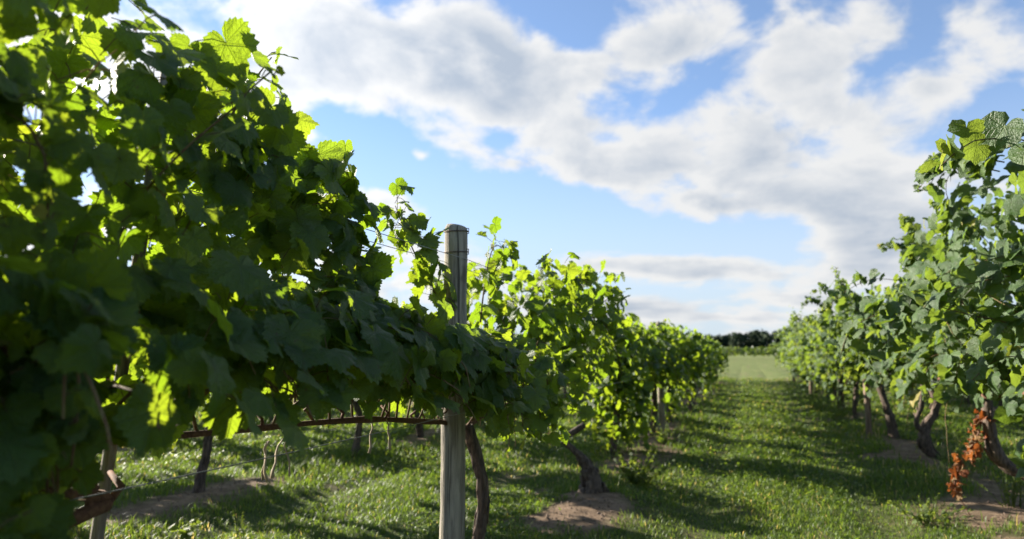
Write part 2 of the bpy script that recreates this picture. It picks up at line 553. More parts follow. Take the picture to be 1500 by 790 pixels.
def grass_material():
    m, t, out = mat('grass_blades')
    var = t.n('ShaderNodeAttribute', dict(attribute_name='variation')).outputs['Fac']
    ramp = t.n('ShaderNodeValToRGB', None, Fac=var)
    cr = ramp.color_ramp
    for i, (p, c) in enumerate([(0, (.036, .074, .010)), (.45, (.078, .125, .017)), (.8, (.135, .165, .03)), (1, (.28, .24, .11))]):
        e = cr.elements[i] if i < 2 else cr.elements.new(p)
        e.position, e.color = p, rgb(*c)
    pr = t.n('ShaderNodeBsdfPrincipled', None, Base_Color=ramp.outputs[0], Roughness=.5)
    pr.inputs['Specular IOR Level'].default_value = .35
    tr = t.n('ShaderNodeBsdfTranslucent', None, Color=t.v('MULTIPLY', ramp.outputs[0], (2.9, 2.6, 1.6)))
    mx = t.n('ShaderNodeMixShader', None, Fac=.42, _1=pr, _2=tr)
    t.t.links.new(mx.outputs[0], out.inputs[0])
    return m


M['grass'] = grass_material()


def wood_material():
    m, t, out = mat('far_tree_foliage')
    var = t.n('ShaderNodeAttribute', dict(attribute_name='variation')).outputs['Fac']
    c = t.mix(var, rgb(.016, .030, .018), rgb(.042, .062, .028))
    pr = t.n('ShaderNodeBsdfPrincipled', None, Base_Color=c, Roughness=.7)
    pr.inputs['Specular IOR Level'].default_value = .1
    t.t.links.new(pr.outputs[0], out.inputs[0])
    return m


M['wood'] = wood_material()
M['far_vine'] = leaf_material('far_vine_leaf', [(0, (.03, .062, .02)), (.8, (.06, .10, .03)), (.95, (.10, .13, .03)), (1, (.1, .12, .03))],
                              ((.15, .25, .02), (.25, .3, .03)))

# ------------------------------------------------------------------ ground: one sheet to the horizon
def axis(lo, hi, fine, far):
    mid = np.arange(lo, hi + 1e-6, fine)
    g = np.cumsum(fine * 1.35 ** np.arange(1, 40))
    g = g[g < far]
    return np.concatenate([(lo - g)[::-1], mid, hi + g, [hi + far]])


gx, gy = axis(-10, 9, .11, 1500), axis(1.5, 36, .14, 1500)
XX, YY = np.meshgrid(gx, gy, indexing='ij')
ZZ = gz(XX, YY)
mb = MB()
i, j = np.meshgrid(np.arange(len(gx) - 1), np.arange(len(gy) - 1), indexing='ij')
ny = len(gy)
q = np.stack([i * ny + j, (i + 1) * ny + j, (i + 1) * ny + j + 1, i * ny + j + 1], -1).reshape(-1, 4)
mb.add(np.stack([XX, YY, ZZ], -1).reshape(-1, 3), q, np.full(len(q), 4), None, soil_mask(XX, YY).ravel())
g_o = mb.build('ground', M['ground'])
g_o['kind'] = 'structure'

# ------------------------------------------------------------------ grass and clover: nobody could count it
rng = np.random.default_rng(3)


def scatter(n, dmin, dmax, p=1.0):
    """points around the camera, thinning out with distance"""
    ang = rng.uniform(R(-72), R(34), n)
    d = dmin * (dmax / dmin) ** (rng.random(n) ** p)
    return d * np.sin(ang), d * np.cos(ang), d


N = 470000
x, y, d = scatter(N, 3.0, 38, 1.0)
keep = (y < 35.5) & (rng.random(N) > soil_mask(x, y) * 1.25)
lush = fbm(x * .8, y * .8, 31)
rut = np.zeros(N)
for X in ROWS_X[:-1]:
    for o_ in (.95, 2.25):
        rut = np.maximum(rut, np.exp(-((x - X - o_ - .12 * (fbm(y * .3 + X, y * 0, 91) - .5)) / .2) ** 2))
lush = lush * (1 - .65 * rut)
keep &= rng.random(N) < .35 + 1.3 * lush
x, y, d, lush = x[keep], y[keep], d[keep], lush[keep]
n = len(x)
lod = np.clip(d / 6.0, .8, 3.2)
rowd = np.min(np.abs(x[:, None] - np.array(ROWS_X)[None, :]), axis=1)
tall = 1 + 1.3 * np.exp(-(rowd / .45) ** 2) * rng.random(n)
h = rng.uniform(.020, .060, n) * (.55 + .9 * lush) * tall * np.clip(lod, 1, 1.5)
wd = rng.uniform(.0022, .0042, n) * lod
yaw = rng.uniform(0, 6.283, n)
bend = rng.uniform(.2, 1.2, n) * h
bx, by = np.cos(yaw), np.sin(yaw)
base = np.stack([x, y, gz(x, y) - .004], -1)
sd = np.stack([-by, bx, np.zeros(n)], -1) * wd[:, None]
lean = np.stack([bx, by, np.zeros(n)], -1)
up = np.array([0, 0, 1.0])
midp = base + lean * (bend * .3)[:, None] + up * (h * .6)[:, None]
tipp = base + lean * bend[:, None] + up * (h * rng.uniform(.75, 1.0, n))[:, None]
V = np.stack([base - sd, base + sd, midp + sd * .8, midp - sd * .8, tipp], 1).reshape(-1, 3)
o5 = (np.arange(n) * 5)[:, None]
loops = (o5 + np.array([[0, 1, 2, 3, 3, 2, 4]])).ravel()
tot = np.tile([4, 3], n)
patch = fbm(x * .5 + 9, y * .5, 77)
gv = np.clip(rng.normal(.34, .14, n) + (patch - .5) * .5, 0, .8)
gv[rng.random(n) < .02 + .20 * np.clip(patch * 2 - .9, 0, 1)] = 1.0
gm = MB()
gm.add(V, loops, tot, None, np.repeat(gv, 5))
# clover, plantain and dandelion leaves among the blades
N = 95000
x, y, d = scatter(N, 3.0, 30, 1.0)
cl = fbm(x * .55 + 4, y * .55, 55)
keep = (y < 35) & (rng.random(N) > soil_mask(x, y) * 1.1) & (cl > .47)
x, y, d = x[keep], y[keep], d[keep]
n = len(x)
T = leaf_template(8, (1.0,), 0)
pos = np.stack([x, y, gz(x, y) + rng.uniform(.01, .055, n)], -1)
nr = np.stack([rng.normal(0, .5, n), rng.normal(0, .5, n), np.ones(n)], -1)
tp = rng.normal(0, 1, (n, 3))
add_leaves(gm, T, pos, nr, tp, rng.uniform(.010, .026, n) * np.clip(d / 7, .9, 2.2), rng, np.clip(rng.normal(.42, .16, n), 0, .78), .8)
go = gm.build('grass', M['grass'])
go['kind'] = 'stuff'

# small clods and litter on the bare soil
cm = MB()
N = 22000
x, y, d = scatter(N, 3.5, 16, 1.0)
keep = rng.random(N) < soil_mask(x, y) ** 1.3
x, y = x[keep], y[keep]
for px, py in zip(x, y):
    s = rng.uniform(.004, .018)
    c = np.array([px, py, G(px, py) + s * .15])
    oct_ = np.array([[1, 0, 0], [0, 1, 0], [-1, 0, 0], [0, -1, 0], [0, 0, .7], [0, 0, -.7]]) * s * rng.uniform(.6, 1.3, (6, 1)) @ \
        np.linalg.qr(rng.normal(size=(3, 3)))[0]
    cm.add(c + oct_, [0, 1, 4, 1, 2, 4, 2, 3, 4, 3, 0, 4, 1, 0, 5, 2, 1, 5, 3, 2, 5, 0, 3, 5], [3] * 8)
M['clod'] = bark_material('soil_clod', (.09, .058, .04), (.20, .14, .10), (20, 20, 20), .4)
co = cm.build('soil_clods', M['clod'], smooth=False)
co['kind'] = 'stuff'

# ------------------------------------------------------------------ far country: vineyard strip and the wood beyond
rng = np.random.default_rng(8)
fm = MB()
T5 = leaf_template(6, (1.0,), 0)
for k, Y in enumerate((112, 119, 126)):
    n = 5200
    px = rng.uniform(-150, 75, n)
    pos = np.stack([px, Y + rng.normal(0, .25, n), .5 + rng.beta(2, 1.6, n) * 1.5], -1)
    add_leaves(fm, T5, pos, rng.normal(0, 1, (n, 3)), rng.normal(0, 1, (n, 3)), rng.uniform(.2, .38, n), rng, rng.random(n), .7)
fo = fm.build('distant_vineyard', M['far_vine'])
fo['kind'] = 'stuff'

wm = MB()
wt = MB()
for k in range(250):
    tx = -380 + k * 2.5 + rng.normal(0, 1.4)
    ty = 300 + rng.uniform(-16, 16) + tx * .05
    H = rng.uniform(8.2, 9.8) * (1 + .12 * math.sin(tx * .07)) * (1.12 if tx < -90 else 1)
    Wd = rng.uniform(3.6, 5.2)
    wt.tube([[tx, ty, -.2], [tx, ty, H * .5], [tx + .3, ty, H * .8]], [.3, .2, .08], 6, rnd=.3)
    nc = 18
    for c in range(nc):
        a, rr = rng.uniform(0, 6.28), rng.random() ** .5
        zc = H * (.04 + .88 * (c + .5) / nc)
        wr = Wd * math.sin(math.pi * min(.97, .18 + .72 * zc / H)) ** .8
        cc = np.array([tx + math.cos(a) * rr * wr * .7, ty + math.sin(a) * rr * wr * .7, zc])
        n = 30
        dv = unit(rng.normal(0, 1, (n, 3)))
        pos = cc + dv * rng.uniform(.5, 1.0, (n, 1)) * np.array([2.1, 2.1, 1.4])
        pos[:, 2] = np.maximum(pos[:, 2], .4)
        add_leaves(wm, T5, pos, dv + rng.normal(0, .4, (n, 3)), rng.normal(0, 1, (n, 3)), rng.uniform(.5, .95, n), rng, np.clip(rng.normal(.4, .25, n), 0, 1), .7)
wo = empty('far_wood', (0, 300, 0))
wo['kind'] = 'stuff'
for (b, nm, mt) in ((wm, 'crowns', M['wood']), (wt, 'trunks', M['far_bark'])):
    o = b.build(nm, mt, wo, (0, -300, 0))
    o['kind'] = 'stuff'

# ------------------------------------------------------------------ vines
def smooth_path(pts, n):
    pts = np.asarray(pts, float)
    t = np.linspace(0, 1, len(pts))
    tt = np.linspace(0, 1, n)
    out = np.stack([np.interp(tt, t, pts[:, k]) for k in range(3)], -1)
    for _ in range(2):
        out[1:-1] = .25 * out[:-2] + .5 * out[1:-1] + .25 * out[2:]
    return out


def gnarl(rng, path, amp):
    p = path.copy()
    k = len(p)
    for c in range(2):
        w = np.cumsum(rng.normal(0, 1, k))
        w -= np.linspace(w[0], w[-1], k)
        p[:, c] += amp * w / (np.abs(w).max() + 1e-6)
    return p


class Foliage:
    """grows shoots and hangs leaves on them; local frame, row along Y, lane side +X or -X"""
    def __init__(s, seed, size=.085, petiole=.07):
        s.rng = np.random.default_rng(seed)
        s.size, s.pet = size, petiole
        s.P, s.N, s.T, s.S, s.Rn, s.nodes, s.paths = [], [], [], [], [], [], []

    def leaf(s, node, out, tip_young=0.0, up=.55, jitter=.55):
        r = s.rng
        o = np.array([out, 0, 0])
        pd = unit(o * .7 + np.array([0, 0, .35]) + r.normal(0, .6, 3))
        pl = s.pet * r.uniform(.6, 1.25) * (1 - .6 * tip_young)
        pos = node + pd * pl
        nr = unit(o * r.uniform(.3, 1.1) + np.array([0, 0, up]) + r.normal(0, jitter, 3))
        tp = np.array([0, 0, -1.0]) + o * .55 + r.normal(0, .45, 3)
        s.P.append(pos); s.N.append(nr); s.T.append(tp)
        s.S.append(s.size * r.uniform(.62, 1.18) * (1 - .5 * tip_young))
        v = r.beta(2.2, 3.2) * .8 + .35 * tip_young
        if r.random() < .006:
            v = r.uniform(.95, 1.0)
        s.Rn.append(min(v, 1.0))
        s.nodes.append((node, pos))

    def shoot(s, start, direction, length, top=None, droop=0.0, step=.055, leaf_from=0.0, dens=1.0, out=None, zmin=-9.0, wig=.12):
        r = s.rng
        p, dv = np.array(start, float), unit(np.array(direction, float))
        path = [p.copy()]
        L = 0.0
        sgn = 1
        side = out if out is not None else (1 if r.random() < .5 else -1)
        while L < length:
            dv = unit(dv + r.normal(0, wig, 3) + np.array([0, 0, -droop * (L / length) * .5]))
            p = p + dv * step
            if top is not None and p[2] > top(p[1]):
                dv = unit(dv * np.array([1, 1, -.15]) + np.array([side * .35, 0, -.15]))
                p[2] = top(p[1]) - .01
            if p[2] < zmin:
                break
            L += step
            path.append(p.copy())
            if p[2] > leaf_from:
                ty = max(0.0, (L - (length - .18)) / .18)
                k = max(1, r.poisson(dens))
                for _ in range(k):
                    o = side if r.random() < .62 else -side
                    if abs(p[0]) > .22:
                        o = 1 if p[0] > 0 else -1
                    s.leaf(p + r.normal(0, .012, 3), o * 1.0, ty)
                sgn = -sgn
        s.paths.append(np.array(path))

    def fill(s, n, box, out=None, up=.55):
        r = s.rng
        for _ in range(n):
            p = np.array([r.uniform(*box[0]), r.uniform(*box[1]), r.uniform(*box[2])])
            o = out if out is not None else (1 if p[0] > 0 else -1)
            s.leaf(p, o, 0, up)

    def prune(s, keep):
        """trim leaves (and shoots) that grow out of the vine's own shape"""
        k = [i for i, q in enumerate(s.P) if keep(q)]
        for nm in ('P', 'N', 'T', 'S', 'Rn', 'nodes'):
            L = getattr(s, nm)
            setattr(s, nm, [L[i] for i in k])
        out = []
        for pt in s.paths:
            ok = [keep(q) for q in pt]
            n = ok.index(False) if False in ok[1:] and ok[0] else len(ok)
            if n > 2:
                out.append(pt[:n])
        s.paths = out

    def sprig(s, pts, n, size, out=1, spread=.05):
        """one leafy shoot along a given path"""
        r = s.rng
        p = smooth_path(pts, 12)
        s.paths.append(p)
        for k in range(n):
            t = .08 + .92 * (k + r.random()) / n
            q = np.array([np.interp(t, np.linspace(0, 1, 12), p[:, c]) for c in range(3)])
            o = 1 if r.random() < .6 else -1
            s.leaf(q + r.normal(0, spread * .3, 3), o, 0, .4, .6)
            s.S[-1] = size * r.uniform(.7, 1.15) * (1.1 - .4 * t)
            a, b = s.nodes[-1]
            s.P[-1] = a + (b - a) * (spread / .06)
            s.nodes[-1] = (a, s.P[-1])

    def meshes(s, T, wood=True, sides=5, petioles=True):
        f, w = MB(), MB()
        add_leaves(f, T, np.array(s.P), np.array(s.N), np.array(s.T), np.array(s.S), s.rng, np.array(s.Rn))
        if wood:
            for p in s.paths:
                n = len(p)
                if n > 2:
                    w.tube(p, np.linspace(.0048, .0018, n), sides, rnd=.5)
            if petioles:
                for a, b in s.nodes:
                    m_ = (a + b) / 2 + np.array([0, 0, .008])
                    w.tube([a, m_, b], .0013, 3, rnd=.5, cap=False)
        return f, w


def trunk_mesh(rng, path, r0, r1, n=16, sides=12, rough=.12, amp=.02):
    b = MB()
    p = gnarl(rng, smooth_path(path, n), amp)
    rad = np.linspace(r0, r1, n) * (1 + .14 * np.sin(np.linspace(0, 9, n) + rng.uniform(0, 6)))
    rad[0] *= 1.35
    rad[1] *= 1.15
    rad[-1] *= 1.25
    b.tube(p, rad, sides, rough, rng)
    # strips of shredding bark
    for _ in range(int(n * 1.6)):
        k = rng.integers(1, n - 3)
        a = rng.uniform(0, 6.28)
        off = np.array([math.cos(a), math.sin(a), 0]) * rad[k] * .98
        q = p[k:k + 3] + off * rng.uniform(.95, 1.08, (3, 1))
        b.tube(q, rad[k] * rng.uniform(.10, .26), 4, .2, rng)
    return b


def cane_mesh(rng, path, r0, r1, n=18, amp=.012):
    b = MB()
    p = gnarl(rng, smooth_path(path, n), amp)
    rad = np.linspace(r0, r1, n) * (1 + .10 * rng.normal(0, 1, n))
    b.tube(p, rad, 9, .08, rng)
    for k in range(2, n - 1, 2):                        # spurs
        q = p[k] + np.array([[0, 0, 0], [rng.normal(0, .01), rng.normal(0, .01), .025], [rng.normal(0, .02), rng.normal(0, .02), .05]])
        b.tube(q, [rad[k] * .7, rad[k] * .55, rad[k] * .4], 6, .1, rng)
    return b, p


def make_vine(loc, label, seed, arms=(-1.1, 1.1), zc=1.0, top=None, lean=(.32, .32), per_m=14, dens=1.25, T=LEAF_MID, size=.085,
              leaf='vine_leaf', trunk=None, r0=.045, wood=True, sprouts=0, skirt=.35, group=None, extra=None, leaf_from=None, wild=.12,
              petioles=False, arch=.45, bulge=(.42, .42), fill=130):
    rng = np.random.default_rng(seed)
    root = empty('grape_vine', loc)
    tag(root, label, 'grape vine', group)
    if top is None:
        top = lambda yy: 1.75
    head = trunk[-1] if trunk is not None else (rng.normal(0, .04), rng.normal(0, .04), zc - .12)
    if trunk is None:
        trunk = [(rng.normal(0, .05), rng.normal(0, .08), -.08), (rng.normal(0, .06), rng.normal(0, .07), zc * .4), head]
    trunk_mesh(rng, trunk, r0, r0 * .72).build('trunk', M['bark'], root)
    F = Foliage(seed + 1, size)
    for a in arms:
        s_ = 1 if a > head[1] else -1
        path = [head, (head[0] * .5 + rng.normal(0, .02), head[1] + s_ * .22, head[2] + .3 * (zc - head[2])), (rng.normal(0, .02), (head[1] + a) / 2, zc + rng.normal(0, .02)),
                (rng.normal(0, .02), a, zc + rng.normal(0, .03))]
        b, p = cane_mesh(rng, path, r0 * .42, r0 * .22, amp=.022)
        b.build('cordon', M['cane'], root)
        L = abs(a - head[1])
        for k in range(int(L * per_m)):
            t = (k + rng.uniform(0, .9)) / (L * per_m)
            st = np.array([np.interp(t, np.linspace(0, 1, len(p)), p[:, c]) for c in range(3)])
            tp = top(st[1])
            u = rng.random()
            sd_ = 1 if rng.random() < .5 else -1
            lx = (lean[1] if sd_ > 0 else lean[0])
            if u < arch:                                  # arching out over the lane and hanging down
                F.shoot(st, (sd_ * lx * rng.uniform(.8, 2.0), rng.normal(0, .4), 1), rng.uniform(.6, 1.15), lambda yy, tp=tp: top(yy) * rng.uniform(.82, 1.0),
                        rng.uniform(.6, 1.3), leaf_from=(zc - skirt) if leaf_from is None else leaf_from, dens=dens, out=sd_, zmin=zc - skirt - .1)
            elif u > 1 - wild:                             # a wild shoot above the rest
                F.shoot(st, (rng.normal(0, .25), rng.normal(0, .4), 1), max(.5, tp - zc) * rng.uniform(1.1, 1.4), None, .25,
                        leaf_from=(zc - .05) if leaf_from is None else leaf_from, dens=dens)
            else:
                F.shoot(st, (rng.normal(0, lx * .6), rng.normal(0, .3), 1), max(.35, (tp - zc)) * rng.uniform(.85, 1.2), lambda yy: top(yy) * rng.uniform(.93, 1.02),
                        rng.uniform(0, .25), leaf_from=(zc - .05) if leaf_from is None else leaf_from, dens=dens)
    for k in range(sprouts):                               # sprouts hanging and growing low around the trunk
        a = rng.uniform(0, 6.28)
        F.shoot((head[0], head[1], zc - rng.uniform(.0, .15)), (math.cos(a) * .55, math.sin(a) * .55, -.35), rng.uniform(.6, 1.0), None, .9, dens=dens * .9, zmin=.08, wig=.16)
    lo, hi = min(arms), max(arms)
    for _ in range(int(fill * (hi - lo))):                 # short side shoots that close the canopy
        yy = rng.uniform(lo, hi)
        t = rng.beta(1.5, 1.25)
        zb = zc - skirt * rng.random() ** 1.5
        zz = zb + (top(yy) - .03 - zb) * t
        sd_ = 1 if rng.random() < .5 else -1
        bw = bulge[1] if sd_ > 0 else bulge[0]
        lump = .75 + .5 * math.sin(yy * 5.3 + seed) * math.sin(zz * 4.1 + seed * 1.7)
        xx = sd_ * bw * lump * math.sin(math.pi * (.22 + .70 * t)) * rng.uniform(.35, 1.0) ** .5
        F.leaf(np.array([xx, yy, zz]), sd_, 0, .5, .5)
    if extra:
        extra(F, rng)
    f, w = F.meshes(T, wood, petioles=petioles)
    if wood:
        w.build('branches', M['shoot'], root)
    f.build('foliage', M[leaf], root)
    return root


def prof(pts):
    px, pz = zip(*pts)
    return lambda yy: float(np.interp(yy, px, pz))


def children(o):
    return [c for c in bpy.data.objects if c.parent == o]


def copy_vine(proto, kids, loc, rz, sc, label, group):
    c = proto.copy()
    col.objects.link(c)
    c.location, c.rotation_euler = loc, (0, 0, rz)
    c.scale = sc
    tag(c, label, 'grape vine', group)
    for k in kids:
        d_ = k.copy()
        col.objects.link(d_)
        d_.parent = c
    return c


LX = -1.30
# --- the vine beside the near post: trunk against the post, one cordon towards the viewer, one away
y0 = 3.26
top1 = prof([(-2.6, 2.02), (-2.15, 2.03), (-1.85, 1.93), (-1.62, 1.83), (-1.5, 1.80), (-1.47, 1.83), (-1.40, 1.74), (-1.32, 1.48), (-1.1, 1.38), (-.8, 1.36),
             (-.5, 1.33), (.10, 1.40), (.25, 1.80), (.9, 1.86), (1.7, 1.92), (2.3, 1.90), (2.7, 1.7)])


def near_shape(q):
    x, y, z = q
    if y > .15:
        return z > .98
    if z > top1(y + .05) + .02 or x > .56:
        return False
    lo = 1.13 if y < -1.1 else 1.13 - .25 * (y + 1.1) / .5
    if y < -1.1 and z < 1.29:                             # airy underside above the bare cordon
        return z > 1.12 and math.sin(x * 913 + y * 571 + z * 337) > .45 + .5 * (1.29 - z) / .16
    return z > max(lo, .88)


def near_extra(F, rng):
    # the shoulder of big leaves that spreads into the lane at eye height
    for k in range(40):
        yy = rng.uniform(-2.45, -.55)
        F.shoot((.02, yy, 1.12), (rng.uniform(.55, 1.0), rng.normal(0, .3), .75), rng.uniform(.45, .72), lambda q: 1.40, 1.1, leaf_from=1.16, dens=1.3, out=1, zmin=1.15)
    for k in range(20):                                   # hanging in front of the post
        yy = rng.uniform(-1.15, .0)
        F.shoot((.10, yy, 1.20), (rng.uniform(.3, .8), rng.normal(0, .5), .3), rng.uniform(.5, .9), lambda q: 1.33, 2.4, leaf_from=.85, dens=1.4, out=1, zmin=.9)
    for k in range(330):                                  # outer skin of the shoulder, blades facing the lane
        yy = rng.uniform(-2.4, -.75)
        a = rng.uniform(0, 1.0)
        F.leaf(np.array([.30 + .14 * a + rng.normal(0, .04), yy, 1.39 - .22 * a + rng.normal(0, .03)]), 1.0, 0, 1.0 - .5 * a, .32)
    for k in range(440):                                  # the far arm behind the post
        yy = .25 + 2.15 * rng.random()
        zz = 1.08 + (top1(yy) - 1.08) * rng.beta(1.4, 1.2)
        sd_ = 1 if rng.random() < .6 else -1
        F.leaf(np.array([sd_ * .36 * rng.random() ** .5, yy, zz]), sd_, 0, .5, .5)
    for k in range(620):                                  # the upright curtain on the near side
        yy = rng.uniform(-2.25, -1.0)
        zz = 1.3 + (top1(yy) - 1.3) * rng.beta(1.5, 1.2)
        sd_ = 1 if rng.random() < .6 else -1
        F.leaf(np.array([sd_ * .2 * rng.random() ** .5, yy, zz]), sd_, 0, .5, .5)
    F.prune(near_shape)
    # a lone shoot standing up left of the post top, another right of it, one at the end of the curtain
    F.sprig([(-.05, -.30, 1.50), (-.10, -.44, 1.68), (-.12, -.56, 1.82), (-.10, -.70, 1.92)], 64, .076, 1, .075)
    F.sprig([(.0, .05, 1.45), (.0, .12, 1.72), (.02, .20, 1.90), (.03, .38, 1.86)], 34, .07, 1, .07)
    F.sprig([(.0, -1.50, 1.6), (.0, -1.45, 1.8), (.03, -1.36, 1.95)], 20, .066, 1, .05)
    F.sprig([(.05, -1.9, 1.8), (.05, -1.85, 1.95), (.1, -1.78, 2.1)], 14, .062, 1, .05)


v1 = make_vine((LX, y0, 0), 'big grape vine leaning on the near wooden post, its broad leaves sharp in front', 101, arms=(-2.15, 2.35), zc=1.07, top=top1,
               lean=(.35, .30), per_m=14, dens=1.75, T=LEAF_FINE, size=.074, fill=0, trunk=[(.03, .05, -.08), (.0, .02, .35), (.035, -.02, .62), (-.01, -.10, .93)],
               r0=.036, extra=near_extra, leaf_from=1.15, wild=0.0, petioles=True, arch=.35, skirt=-.04)
# dry tendrils hanging from the cordon
rng = np.random.default_rng(5)
for (yy, n_) in ((-1.62, 2), (-1.55, 2), (-.95, 1), (-1.05, 1)):
    for _ in range(n_):
        q = [(.02, yy + rng.normal(0, .01), 1.05)]
        for s_ in range(5):
            q.append((q[-1][0] + rng.normal(0, .006), q[-1][1] + rng.normal(0, .008), q[-1][2] - .022))
        tm = MB()
        tm.tube(q, np.linspace(.0022, .004, 6), 5, .3, rng)
        tm.build('dry_tendril', M['tendril'], v1)

# --- the dark vine filling the left edge
def edge_extra(F, rng):
    for k in range(46):
        yy = rng.uniform(-.9, -.12)
        zz = rng.uniform(.85, 1.75)
        F.shoot((.02, yy, zz), (rng.uniform(.4, .8), rng.normal(0, .3), .2), rng.uniform(.35, .65), lambda q: 2.0, 1.8, dens=1.35, out=1, zmin=.35)
    for k in range(120):
        yy = rng.uniform(-.8, -.15)
        zz = rng.uniform(.55, 1.95)
        F.leaf(np.array([.20 + rng.normal(0, .06), yy, zz]), 1.0, 0, .5, .4)




def edge_full(F, rng):
    edge_extra(F, rng)
    for k in range(1050):
        yy = rng.uniform(-1.1, .12)
        zz = rng.uniform(.5, 2.12)
        sd_ = 1 if rng.random() < .5 else -1
        F.leaf(np.array([sd_ * .30 * rng.random() ** .6, yy, zz]), sd_, 0, .45, .5)
    F.prune(lambda q: q[0] < .52 and (q[1] + .95 < .84 * abs(q[0] + LX) if q[2] < 1.16 else q[1] < .45))


make_vine((LX, .95, 0), 'dark out-of-focus grape vine filling the left edge of the view', 202, arms=(-1.3, .08), zc=1.05, fill=0,
          top=prof([(-1.4, 2.2), (-.2, 2.12), (.15, 2.08), (.5, 2.0)]), lean=(.3, .22), per_m=14, dens=1.4, T=LEAF_FINE, size=.056,
          trunk=[(.02, .12, -.08), (-.02, .05, .5), (0, 0, .95)], r0=.04, extra=edge_full, skirt=.75, wild=0.0, petioles=True, arch=.5)

ORD = ['first', 'second', 'third', 'fourth', 'fifth', 'sixth', 'seventh', 'eighth', 'ninth', 'tenth', 'eleventh', 'twelfth', 'thirteenth', 'fourteenth',
       'fifteenth', 'sixteenth', 'seventeenth', 'eighteenth', 'nineteenth', 'twentieth']
GL, GR = 'vines of the row on the left of the lane', 'vines of the row on the right of the lane'
# --- left row past the stump
def leafy_foot(F, rng):
    for k in range(240):
        z = rng.uniform(.15, 1.4)
        F.leaf(np.array([.05 + rng.normal(0, .17), -.15 + .25 * math.sin(z * 5) + rng.normal(0, .2), z]), 1 if rng.random() < .65 else -1, 0, .4, .5)


make_vine((-1.55, 8.75, 0), 'grape vine just past the dead stump, leafy sprouts hanging to the ground', 301, arms=(-1.0, 1.0), zc=1.05,
          top=prof([(-1.2, 1.5), (-.6, 1.72), (0, 1.82), (.6, 1.75), (1, 1.6)]), lean=(.35, .35), per_m=15, dens=1.35, size=.085, sprouts=16, skirt=.6, group=GL, fill=230, extra=leafy_foot)
make_vine((-1.32, 10.55, 0), 'grape vine standing against the second wooden post of the left row', 302, arms=(-1.0, 1.1), zc=1.0,
          top=prof([(-1, 1.6), (-.3, 1.76), (.4, 1.7), (1, 1.55)]), per_m=15, dens=1.3, sprouts=3, skirt=.5, group=GL, fill=230)
make_vine((-1.30, 12.7, 0), 'grape vine in the left row just beyond the second post', 303, arms=(-1.1, 1.1), zc=1.0, top=lambda q: 1.74, per_m=15, dens=1.3,
          sprouts=5, skirt=.5, group=GL, fill=230)
# --- right row
make_vine((1.85, 4.1, 0), 'tall pale leafed grape vine cut off by the right edge of the view', 401, arms=(-1.1, 1.15), zc=.95,
          top=prof([(-1, 2.75), (1.2, 2.65)]), lean=(.75, .35), bulge=(.62, .4), fill=230, per_m=15, dens=1.35, size=.085, leaf='vine_leaf_pale', skirt=.3, group=GR, wild=.1)


def withered(root):
    rng = np.random.default_rng(9)
    w, f = MB(), MB()
    pth = smooth_path([(-.04, .02, .88), (-.07, .0, .72), (-.15, .0, .55), (-.25, .0, .40), (-.30, .0, .26), (-.24, .02, .12), (-.17, .05, .0)], 24)
    pth = gnarl(rng, pth, .015)
    w.tube(pth, np.linspace(.006, .004, 24), 6, .15, rng)
    P = []
    for k in range(2, 18):
        for _ in range(5):
            P.append(pth[k] + rng.normal(0, .026, 3) * (1.2 if k < 12 else .7))
    P = np.array(P)
    n = len(P)
    nr = rng.normal(0, 1, (n, 3))
    tp = np.array([0, 0, -1.0]) + rng.normal(0, .5, (n, 3))
    add_leaves(f, LEAF_MID, P, nr, tp, rng.uniform(.022, .055, n), rng, rng.random(n), 3.4)
    o = w.build('withered_shoot', M['cane'], root)
    o['label'] = 'broken dry shoot hanging from the trunk to the soil'
    l = f.build('dead_leaves', M['dry_leaf'], o)
    l['label'] = 'curled rust brown dead leaves'


def right_shoot(F, rng):
    for q in ((-.30, -1.65, 2.42), (-.28, -1.5, 2.40)):
        F.shoot(q, (-.28, .72, .34), .78, None, .25, dens=2.2, step=.045, wig=.07)
    F.shoot((-.32, .50, 2.0), (0, .08, 1), .66, None, .35, dens=2.6, step=.045)
    F.shoot((-.30, .62, 2.0), (-.05, .0, 1), .55, None, .45, dens=2.4, step=.045)


r0v = make_vine((1.80, 6.35, 0), 'grape vine with shaggy bent trunk and a rust brown withered shoot hanging off it', 402, arms=(-1.1, 1.3), zc=1.0,
                top=prof([(-1.2, 2.62), (-.2, 2.6), (.4, 2.45), (1.4, 2.4)]), lean=(.75, .35), bulge=(.62, .4), fill=230, per_m=15, dens=1.35, leaf='vine_leaf_pale',
                extra=right_shoot, trunk=[(.75, -.15, -.06), (.45, -.1, .28), (.1, 0, .38), (-.02, 0, .55), (-.03, .02, .95)], r0=.055, skirt=.12, group=GR)
withered(r0v)


def vee(F, rng):
    F.shoot((-.2, -1.1, 2.2), (-.15, 0, 1), .55, None, .5, dens=2.6, step=.045)
    F.shoot((-.15, -1.3, 2.2), (-.1, -.1, 1), .45, None, .5, dens=2.6, step=.045)


r1v = make_vine((2.05, 9.7, 0), 'grape vine with a thick forked trunk over bare soil in the right row', 403, arms=(-1.9, .75), zc=1.0,
                top=prof([(-2, 2.5), (-1.5, 2.6), (-1.0, 2.5), (-.5, 2.2), (1, 2.1)]), lean=(.55, .35), per_m=16, dens=1.35, leaf='vine_leaf_pale',
                trunk=[(.15, .1, -.06), (-.05, 0, .18), (-.02, .02, .35), (.18, .05, .62), (.1, .05, .9)], r0=.075, skirt=.1, group=GR, extra=vee)
b_, p_ = cane_mesh(np.random.default_rng(4), [(-.03, 0, .28), (-.12, -.05, .42), (-.05, -.05, .6), (-.02, -.1, .92)], .035, .024)
b_.build('side_trunk', M['bark'], r1v)


